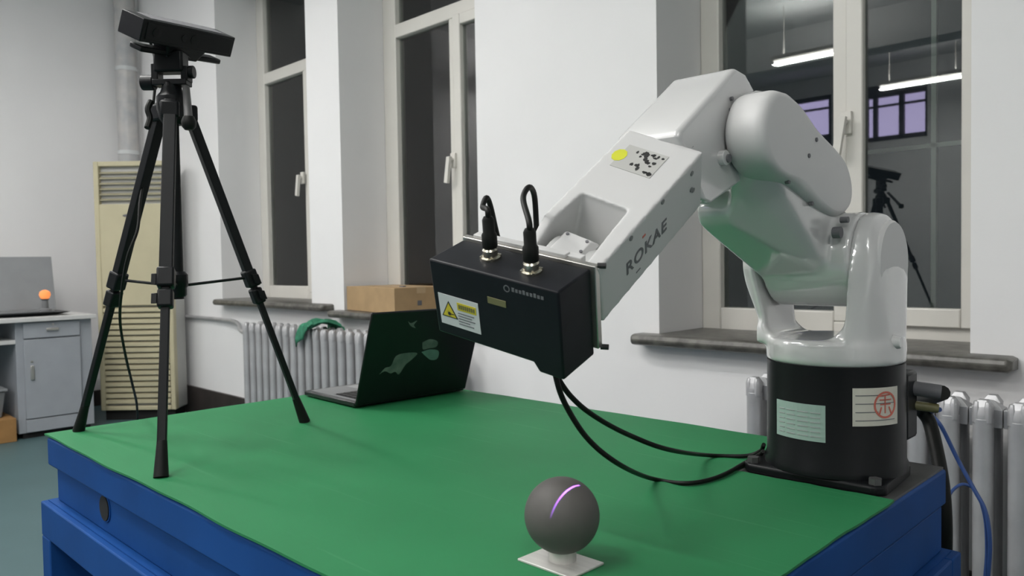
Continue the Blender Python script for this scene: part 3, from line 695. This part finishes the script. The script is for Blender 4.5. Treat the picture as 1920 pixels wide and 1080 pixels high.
b.prism([O3+SA[0]*(.0165+.0024*cos(t))+SA[2]*(.0175+.0024*sin(t))-SA[1]*.001 for t in [2*pi*i/12 for i in range(12)]], -SA[1]*.0003)
b.prism([O3+SA[0]*x+SA[2]*z-SA[1]*.001 for x, z in ((.0165, .0170), (.0245, .0170), (.0245, .0180), (.0165, .0180))], -SA[1]*.0003)
b.build('laser_symbol', m_ink, lab)
MB().fbox(O3, (SA[0], SA[1], SA[2]), (.031, -.0008, .026), (SW-.004, -.0003, .0365)).build('yellow_bar', m_yel, lab)
b = MB()
for i in range(8): b.fbox(O3, (SA[0], SA[1], SA[2]), (.0335+i*.0034, -.0012, .0285), (.0357+i*.0034, -.0008, .0342))
b.build('bar_print', m_gold, lab)
b = MB()
for i, ln in enumerate((.026, .022, .027, .018, .024)): b.fbox(O3, (SA[0], SA[1], SA[2]), (.031, -.0008, .021-i*.0038), (.031+ln, -.0003, .0221-i*.0038))
b.build('print_lines', m_inkg, lab)
MB().fbox(G(-SL*.535, 0, -SH*.30), (SA[0], SA[1], SA[2]), (0, -.0006, -.0045), (.028, .0002, .0045)).build('name_tag', m_gold, scn, bevel=.0005, label='small olive nameplate')
b = MB(); lo_ = G(-SL*.375, 0, -SH*.11)
for k in range(16):
    t0, t1 = 2*pi*k/16, 2*pi*(k+1)/16
    b.prism([lo_+SA[0]*(r__*cos(t))+SA[2]*(r__*sin(t))-SA[1]*.0002 for t, r__ in ((t0, .0032), (t1, .0032), (t1, .0046), (t0, .0046))], -SA[1]*.0003)
for i in range(9): b.fbox(lo_, (SA[0], SA[1], SA[2]), (.0075+i*.0052, -.0005, -.002), (.0110+i*.0052, -.0001, .0022 if i % 3 else .0032))
b.build('faint_logo', m_inkg, scn, label='faint grey ring logo with small letters')
# connectors on top
def plug(x, y, nm):
    p = G(x, y, 0)
    b = MB(); b.lathe(p, [(.0125, 0), (.0125, .003), (.0095, .004), (.0095, .012), (.0075, .014)], 20, ax=SA[2]); b.build('connector_socket', m_brass, scn, smooth=True, label='bright metal connector socket')
    for k in range(4):
        t = pi/4+k*pi/2; q_ = p+SA[0]*.0115*cos(t)+SA[1]*.0115*sin(t)
        MB().cyl(q_, q_+SA[2]*.0042, .002, n=8).build('socket_screw', m_brass, scn)
    return p
pA = plug(-SL*.29, SD*.42, 0); pB = plug(-SL*.64, SD*.55, 1)
def rows(*a): return catmull(a, 8)
def cable(p, lean, path, label, r=.0036):
    root = thing('sensor_cable', p+SA[2]*.012, label, 'cable')
    upv = (SA[2]*.6+Z*.4).normalized() if lean else SA[2]
    b = MB(); b.lathe(p, [(.0085, .013), (.0095, .015), (.0095, .030), (.0075, .033), (.0075, .048), (.0055, .052)], 18, ax=upv); b.build('plug', m_rubber, root, smooth=True, label='black moulded plug')
    pts2 = [p+upv*.045, p+upv*.06]+path
    MB().tube(catmull(pts2, 8), r, 10).build('cable_sheath', m_rubber, root, smooth=True)
    return root
dpl = lambda px, py, d: P(px, py, d=d)
cable(pA, True, [dpl(981, 372, .925), dpl(992, 351, .94), dpl(1002, 368, .965), dpl(1006, 430, .985), dpl(1010, 520, .99), dpl(1030, 620, .985), dpl(1042, 705, .955), dpl(1062, 762, .965), dpl(1105, 826, .99), dpl(1165, 873, 1.03), P(1225, 898, z=ZM+.006), P(1290, 906, z=ZM+.0045), P(1350, 893, z=ZM+.0045), P(1400, 866, z=ZM+.006), P(1425, 852, z=ZM+.013), R(-.098, -.060, .028)],
      'black cable from the right plug of the laser scanner, lower loop on the green mat')
cable(pB, True, [dpl(905, 388, .975), dpl(912, 371, .985), dpl(920, 388, 1.0), dpl(936, 455, 1.02), dpl(965, 540, 1.03), dpl(1010, 630, 1.02), dpl(1047, 710, .985), dpl(1082, 755, .995), dpl(1130, 790, 1.03), dpl(1185, 818, 1.08), dpl(1250, 842, 1.13), P(1320, 853, z=ZM+.010), P(1395, 855, z=ZM+.0045), P(1425, 846, z=ZM+.016), R(-.104, -.046, .036)],
      'black cable from the left plug of the laser scanner, upper loop over the green mat')

# ------------------------------------------------------------------ ball, laser line
BC = V((-.600, .687, .7585)); BR = .0447
bt = thing('ball_stand', (BC.x, BC.y, ZM), 'square silver plate with a short post holding the grey ball', 'stand')
MB().box((-.642, .653, ZM), (-.558, .713, ZM+.003)).build('stand_plate', m_alu, bt, bevel=.0008)
MB().lathe((BC.x, BC.y, ZM+.003), [(.0165, 0), (.0165, .012), (.015, .013)], 32).build('stand_post', m_alu, bt, smooth=True)
MB().lathe((BC.x, BC.y, ZM+.0045), [(.0125, .0115), (.0185, .0125), (.0165, .0145), (.012, .0150)], 32).build('dark_ring', m_rubber, bt, smooth=True)
b = MB(); pr = [(BR*sin(pi*i/40), -BR*cos(pi*i/40)) for i in range(1, 40)]
bl = thing('grey_ball', (BC.x, BC.y, BC.z-BR), 'matt dark grey calibration ball with a violet laser line across it', 'ball')
b.lathe(BC, pr, 64); b.build('ball', m_ball, bl, smooth=True)
# the violet laser sheet: a spot lamp at the scanner aperture with a line gobo
LP = V((-.560, .705, .985))
def onball(px, py):
    r = (rt*((px-960)/F)-up*((py-540)/F)+fw).normalized(); oc = CAM-BC
    bb = oc.dot(r); cc = oc.dot(oc)-BR*BR; return CAM+r*(-bb-sqrt(max(bb*bb-cc, 0)))
pa_, pm_, pb_ = onball(1033, 968), onball(1050, 934), onball(1080, 911)
pn_ = (pb_-pa_).cross(pm_-pa_).normalized(); LP = LP-pn_*(LP-pa_).dot(pn_)
zdir = -((pa_+pb_)*.5-LP).normalized()
nrm = (pa_-LP).cross(pb_-LP).normalized()
ydir = nrm; xdir = ydir.cross(zdir).normalized(); ydir = zdir.cross(xdir).normalized()
ld = bpy.data.lights.new('laser_line', 'SPOT'); ld.energy = 75; ld.color = (.40, .12, 1); ld.spot_size = radians(30); ld.spot_blend = .2; ld.shadow_soft_size = .0006
lo = bpy.data.objects.new('laser_line', ld); COL.objects.link(lo)
M4 = Matrix.Identity(4)
for i in range(3): M4[i][0] = xdir[i]; M4[i][1] = ydir[i]; M4[i][2] = zdir[i]; M4[i][3] = LP[i]
lo.matrix_world = M4
ld.use_nodes = True; nt = ld.node_tree; em = nt.nodes['Emission']
tc = nt.nodes.new('ShaderNodeTexCoord'); sp = nt.nodes.new('ShaderNodeSeparateXYZ'); nt.links.new(tc.outputs['Normal'], sp.inputs[0])
def mth(op, a, b_=None):
    n_ = nt.nodes.new('ShaderNodeMath'); n_.operation = op
    for i, v_ in enumerate((a, b_)):
        if v_ is None: continue
        if isinstance(v_, (int, float)): n_.inputs[i].default_value = v_
        else: nt.links.new(v_, n_.inputs[i])
    return n_.outputs[0]
yy = mth('ABSOLUTE', mth('DIVIDE', sp.outputs[1], sp.outputs[2])); xx = mth('ABSOLUTE', mth('DIVIDE', sp.outputs[0], sp.outputs[2]))
hx_ = (pa_-pb_).length/2/((pa_+pb_)*.5-LP).length
line = mth('MAXIMUM', mth('SUBTRACT', 1, mth('MULTIPLY', yy, 1/.0065)), 0)
lim = mth('MINIMUM', mth('MAXIMUM', mth('MULTIPLY', mth('SUBTRACT', hx_*1.12, xx), 60), 0), 1)
nt.links.new(mth('MULTIPLY', mth('MULTIPLY', line, lim), 1.0), em.inputs['Strength'])

# ------------------------------------------------------------------ black laptop at the back of the table
HX0, HX1 = V((-1.624, 1.083, ZM)), V((-1.606, 1.432, ZM))
ly_ = (HX1-HX0).normalized(); lx_ = V((ly_.y, -ly_.x, 0))   # lx_ points to +x (towards the camera side)
lt = thing('laptop', (HX0+HX1)/2, 'open black laptop with green blotches on its lid, at the back of the green mat', 'laptop')
LW = (HX1-HX0).length
MB().fbox(HX0, (-lx_, ly_, Z), (0, 0, .003), (.262, LW, .016)).build('laptop_base', m_laplid, lt, bevel=.003)
for a_ in (.02, .235):
    for c_ in (.02, LW-.03): MB().fbox(HX0, (-lx_, ly_, Z), (a_, c_, 0), (a_+.015, c_+.01, .003)).build('rubber_foot', m_rubber, lt)
MB().fbox(HX0, (-lx_, ly_, Z), (.015, .012, .016), (.25, LW-.012, .0166)).build('palm_rest', m_lapgrey, lt, bevel=.0002, label='grey palm rest deck')
kb_ = MB().fbox(HX0, (-lx_, ly_, Z), (.03, .025, .0166), (.145, LW-.025, .0170)).build('keyboard', m_laplid, lt)
for r_ in range(5):
    for c_ in range(14):
        if r_ == 4 and 4 <= c_ <= 8: continue
        MB().fbox(HX0, (-lx_, ly_, Z), (.033+r_*.022, .029+c_*(LW-.058)/14, .017), (.051+r_*.022, .029+(c_+.88)*(LW-.058)/14, .0185)).build('key', m_ink, kb_)
MB().fbox(HX0, (-lx_, ly_, Z), (.033+4*.022, .029+4*(LW-.058)/14, .017), (.051+4*.022, .029+8.88*(LW-.058)/14, .0185)).build('key', m_ink, kb_)
MB().fbox(HX0, (-lx_, ly_, Z), (.165, LW*.33, .0166), (.235, LW*.63, .0170)).build('touchpad', m_lapscr, lt)
lean = V((.37, 0, 1)).normalized(); lnv = (lx_*.36+Z).normalized(); nn = ly_.cross(lnv).normalized()
if nn.x < 0: nn = -nn
MB().fbox(HX0+Z*.010, (lnv, ly_, nn), (0, 0, 0), (.248, LW, .007)).build('lid', m_laplid, lt, bevel=.003)
MB().cyl(HX0+Z*.013+ly_*.03, HX1+Z*.013-ly_*.03, .006, n=12).build('hinge', m_laplid, lt, smooth=True)
MB().fbox(HX0+Z*.010, (lnv, ly_, nn), (.012, .008, -.0006), (.238, LW-.008, 0)).build('display', m_ink, lt)
LO = HX0+Z*.010+nn*.0072
def onlid(px, py):
    r = rt*((px-960)/F)-up*((py-540)/F)+fw; t = (LO-CAM).dot(nn)/r.dot(nn); return CAM+r*t
def blob(name, ps, mt):
    ps = catmull([onlid(*p) for p in ps+[ps[0]]], 4)[:-1]
    MB().prism(ps, nn*.0004).build(name, mt, lt)
blob('lid_blotch', [(711, 702), (722, 690), (733, 686), (742, 668), (760, 662), (782, 662), (772, 674), (760, 684), (748, 702), (741, 697), (732, 700), (722, 696)], m_blotch)  # flat grey-green blotches laid on the lid
blob('lid_blotch', [(792, 642), (806, 636), (820, 640), (818, 650), (804, 653), (793, 655)], m_blotch)
blob('lid_blotch', [(790, 660), (806, 655), (822, 658), (820, 672), (808, 675), (798, 668)], m_blotch2)
blob('lid_blotch', [(765, 602), (771, 606), (782, 601), (776, 609), (779, 615), (770, 611)], m_blotch)

# ------------------------------------------------------------------ tripod
feet = [V((-1.88, .534, ZM)), V((-1.352, .509, ZM)), V((-1.575, .916, ZM))]
TC = V((-1.608, .651, 0))
tp = thing('tripod', (TC.x, TC.y, ZM), 'small black tripod standing on the left end of the green mat', 'tripod')
ZH = 1.402
def lerp(a, b_, t): return a+(b_-a)*t
ZBR = 1.045
for k, f in enumerate(feet):
    out_ = (V((f.x, f.y, 0))-TC).normalized(); sd_ = Z.cross(out_)
    top_ = V((TC.x, TC.y, ZH-.02))+out_*.030
    lg = bpy.data.objects.new('leg', None); lg.location = f-wpos(tp); lg.parent = tp; COL.objects.link(lg)
    dz = (f-top_).normalized()
    L_ = (f-top_).length
    c1 = .52 if k != 1 else .51
    def seg(a, b_, wd, dp, nm, mt, bev=.002):
        p_, q_ = lerp(top_, f, a), lerp(top_, f, b_); sd2 = sd_; od = sd2.cross(dz).normalized()
        B_ = MB(); B_.fbox(p_, ((q_-p_).normalized(), sd2, od), (0, -wd/2, -dp/2), ((q_-p_).length, wd/2, dp/2)); return B_.build(nm, mt, lg, bevel=bev)
    seg(-.02, c1, .024, .018, 'upper_tube', m_tripod)
    seg(c1-.005, .93, .0155, .012, 'lower_tube', m_tripod)
    seg(c1-.035, c1+.018, .031, .027, 'leg_clamp', m_blackpl, .004)
    seg(c1+.024, c1+.072, .027, .024, 'leg_clamp', m_blackpl, .004)
    p_ = lerp(top_, f, c1-.005)-sd_*.017+out_*.004; q_ = lerp(top_, f, c1+.045)-sd_*.015+out_*.004
    MB().fbox(p_, (dz, sd_, out_), (-.012, -.007, -.006), (.010, .002, .008)).build('clamp_lever', m_blackpl, lg, bevel=.001)
    MB().fbox(q_, (dz, sd_, out_), (-.010, -.008, -.006), (.010, .002, .008)).build('clamp_lever', m_blackpl, lg, bevel=.001)
    p_, q_ = lerp(top_, f, .915), f
    MB().cyl(p_, q_+Z*.0, .0085, .0125, n=14).build('rubber_foot', m_rubber, lg, smooth=True)
    # brace from the centre column collar
    lp_ = lerp(top_, f, c1-.01)-out_*.012
    MB().tube([V((TC.x, TC.y, ZBR-.022))+out_*.012, lp_], .0030, 8).build('brace', m_tripod, tp)
MB().cyl((TC.x, TC.y, ZBR-.05), (TC.x, TC.y, ZH+.03), .0115, n=20).build('centre_column', m_tripod, tp, smooth=True)
MB().lathe((TC.x, TC.y, ZBR-.045), [(.014, 0), (.017, .004), (.017, .018), (.020, .022), (.020, .045), (.014, .052)], 20).build('brace_collar', m_blackpl, tp, smooth=True)
MB().lathe((TC.x, TC.y, ZH-.05), [(.018, 0), (.026, .01), (.030, .03), (.030, .055), (.022, .065), (.016, .085)], 24).build('leg_hub', m_blackpl, tp, smooth=True)
for f in feet:
    out_ = (V((f.x, f.y, 0))-TC).normalized(); sd_ = Z.cross(out_)
    MB().fbox(V((TC.x, TC.y, ZH-.03)), (out_, sd_, Z), (.015, -.018, -.012), (.046, .018, .022)).build('hub_knuckle', m_blackpl, tp, bevel=.005)
# head
hd = MB(); hz = 1.408
hd.box((TC.x-.014, TC.y-.016, hz), (TC.x+.014, TC.y+.016, hz+.03))
hb = hd.build('pan_base', m_blackpl, tp, bevel=.004)
rr_ = V((.712, .702, 0))
ff_ = V((-.702, .712, 0))
hc = V((TC.x, TC.y, hz))
b = MB(); b.fbox(hc, (rr_, ff_, Z), (-.034, -.016, .022), (.036, .016, .034)); b.fbox(hc, (rr_, ff_, Z), (-.036, -.014, .030), (-.022, .014, .066)); b.fbox(hc, (rr_, ff_, Z), (.024, -.014, .030), (.038, .014, .060)); b.build('tilt_yoke', m_blackpl, tp, bevel=.002)
b = MB(); b.fbox(hc, (rr_, ff_, Z), (-.030, -.018, .048), (.030, .018, .092)); b.build('tilt_block', m_blackpl, tp, bevel=.005)
b = MB(); b.cyl(hc-rr_*.034+Z*.030, hc-rr_*.060+Z*.030, .0155, n=18); b.build('lock_knob', m_blackpl, tp, bevel=.002)
b = MB(); b.cyl(hc+rr_*.036+Z*.050, hc+rr_*.047+Z*.050, .013, n=18); b.build('lock_knob', m_blackpl, tp, bevel=.002)
MB().cyl(P(349, 165, d=1.56), P(354, 232, d=1.50), .007, .0085, n=14).build('pan_handle', m_iron, tp, smooth=True)
MB().lathe(P(354, 228, d=1.50), [(.008, -.016), (.013, -.010), (.014, 0), (.010, .010)], 16).build('handle_grip', m_rubber, tp, smooth=True)
b = MB(); b.tube(catmull([P(283, 190, d=1.56), P(277, 205, d=1.55), P(281, 222, d=1.55), P(276, 240, d=1.54)], 6), .006, 8); b.build('carry_strap', m_rubber, tp, smooth=True)

# ------------------------------------------------------------------ depth camera on the tripod
KA = (V((-.386, .915, .114)).normalized(), V((-.813, -.396, .426)).normalized(), V((.436, .072, .897)).normalized())
KO = V((-1.522, .569, 1.530)); KL, KH, KD = .248, .044, .059
def KK(x, y, z): return KO+KA[0]*x+KA[1]*y+KA[2]*z
kc = thing('depth_camera', KK(KL/2, KD/2, -KH), 'long black depth camera bar mounted on top of the tripod', 'camera')
MB().fbox(KO, KA, (0, 0, -KH), (KL, KD, 0)).build('camera_body', m_blackpl, kc, bevel=.002)
MB().fbox(KO, KA, (.010, -.0015, -KH+.006), (KL-.008, .0, -.005)).build('front_window', m_black, kc, bevel=.0006, label='glossy black front window')
for x, r__ in ((.035, .010), (.105, .007), (.135, .012)):
    MB().lathe(KK(x, -.0012, -KH*.5), [(r__, 0), (r__, .0012), (r__*.7, .0014)], 20, ax=-KA[1]).build('lens', m_black, kc, smooth=True)
MB().fbox(KO, KA, (.030, .012, -.0005), (KL-.020, KD-.006, .0012)).build('top_vent_plate', m_inkg, kc, bevel=.0005)
MB().fbox(KO, KA, (.020, .012, -KH-.022), (KL-.012, .045, -KH-.011)).build('foot_bar', m_blackpl, kc, bevel=.003)
MB().hull([KK(x, y, -KH+.002) for x in (.075, .185) for y in (.008, .05)]+[KK(x, y, -KH-.024) for x in (.085, .165) for y in (.010, .048)]).build('foot_neck', m_blackpl, kc, bevel=.003)
p_ = KK(.118, .03, -KH-.022); q_ = hc+Z*.090
b = MB(); b.hull([p_+KA[0]*x+KA[1]*y for x in (-.038, .038) for y in (-.018, .018)]+[q_+rr_*x+ff_*y for x in (-.026, .026) for y in (-.017, .017)]); b.build('mount_shoe', m_blackpl, kc, bevel=.003)
# its cable
cbp = [KK(.06, KD*.9, -KH*.6), P(292, 120, d=1.66), P(288, 190, d=1.68), P(275, 300, d=1.64), P(263, 375, d=1.60), P(258, 430, d=1.58), P(240, 480, d=1.575), P(229, 540, d=1.60), P(225, 600, d=1.66), P(234, 660, d=1.74), P(248, 720, d=1.86), P(256, 755, d=1.98), P(258, 786, d=2.05), P(262, 840, d=2.15), P(275, 1000, d=2.3)]
b = MB().tube(catmull(cbp, 8), .0030, 8)
b.build('camera_cable', m_rubber, smooth=True, label='thin black cable hanging down beside the left leg of the tripod', cat='cable')

# ------------------------------------------------------------------ cables behind the robot
b = MB().tube(catmull([R(.128, .13, .128), P(1722, 758, d=1.52), P(1742, 790, d=1.54), P(1757, 850, d=1.50), P(1768, 920, d=1.46), P(1772, 1000, d=1.46), P(1770, 1090, d=1.5)], 8), .013, 12)
b.build('power_cable', m_rubber, smooth=True, label='thick black cable dropping behind the right corner of the table', cat='cable')
b = MB().tube(catmull([R(.122, .137, .098), P(1745, 775, d=1.60), P(1765, 800, d=1.62), P(1795, 860, d=1.62), P(1825, 915, d=1.60), P(1848, 960, d=1.58), P(1856, 1020, d=1.58), P(1852, 1090, d=1.6)], 8), .0042, 10)
b.build('network_cable', m_bluecab, smooth=True, label='blue cable hanging in front of the right radiator', cat='cable')
b = MB().tube(catmull([P(1776, 945, d=1.58), P(1784, 922, d=1.60), P(1806, 908, d=1.61), P(1830, 922, d=1.60), P(1846, 968, d=1.585), P(1850, 1030, d=1.59), P(1846, 1090, d=1.6)], 8), .0032, 10)
b.build('network_cable', m_bluecab, smooth=True, label='thinner blue cable looping beside the thick black cable at the table corner', cat='cable')

# ------------------------------------------------------------------ ceiling lamps
for i, (lx, ly) in enumerate(LAMPS):
    t = thing('ceiling_lamp', (lx, ly, 3.04), ('fluorescent tube lamp mirrored in the left pane of the window behind the robot', 'fluorescent tube lamp mirrored in the right pane above the violet lit windows', 'unseen tube lamp added as fill light, hanging from the ceiling')[min(i, 1) if i < 2 else 2], 'lamp', 'fluorescent ceiling lamps')
    MB().box((lx-.47, ly-.05, 3.075), (lx+.47, ly+.05, 3.11)).build('lamp_housing', m_upvc, t)
    MB().cyl((lx-.45, ly, 3.055), (lx+.45, ly, 3.055), .018, n=12).build('lamp_tube', m_lamp, t, smooth=True)
    for dx in (-.35, .35): MB().cyl((lx+dx, ly, 3.11), (lx+dx, ly, ZC), .005, n=8).build('suspension_rod', m_upvc, t)
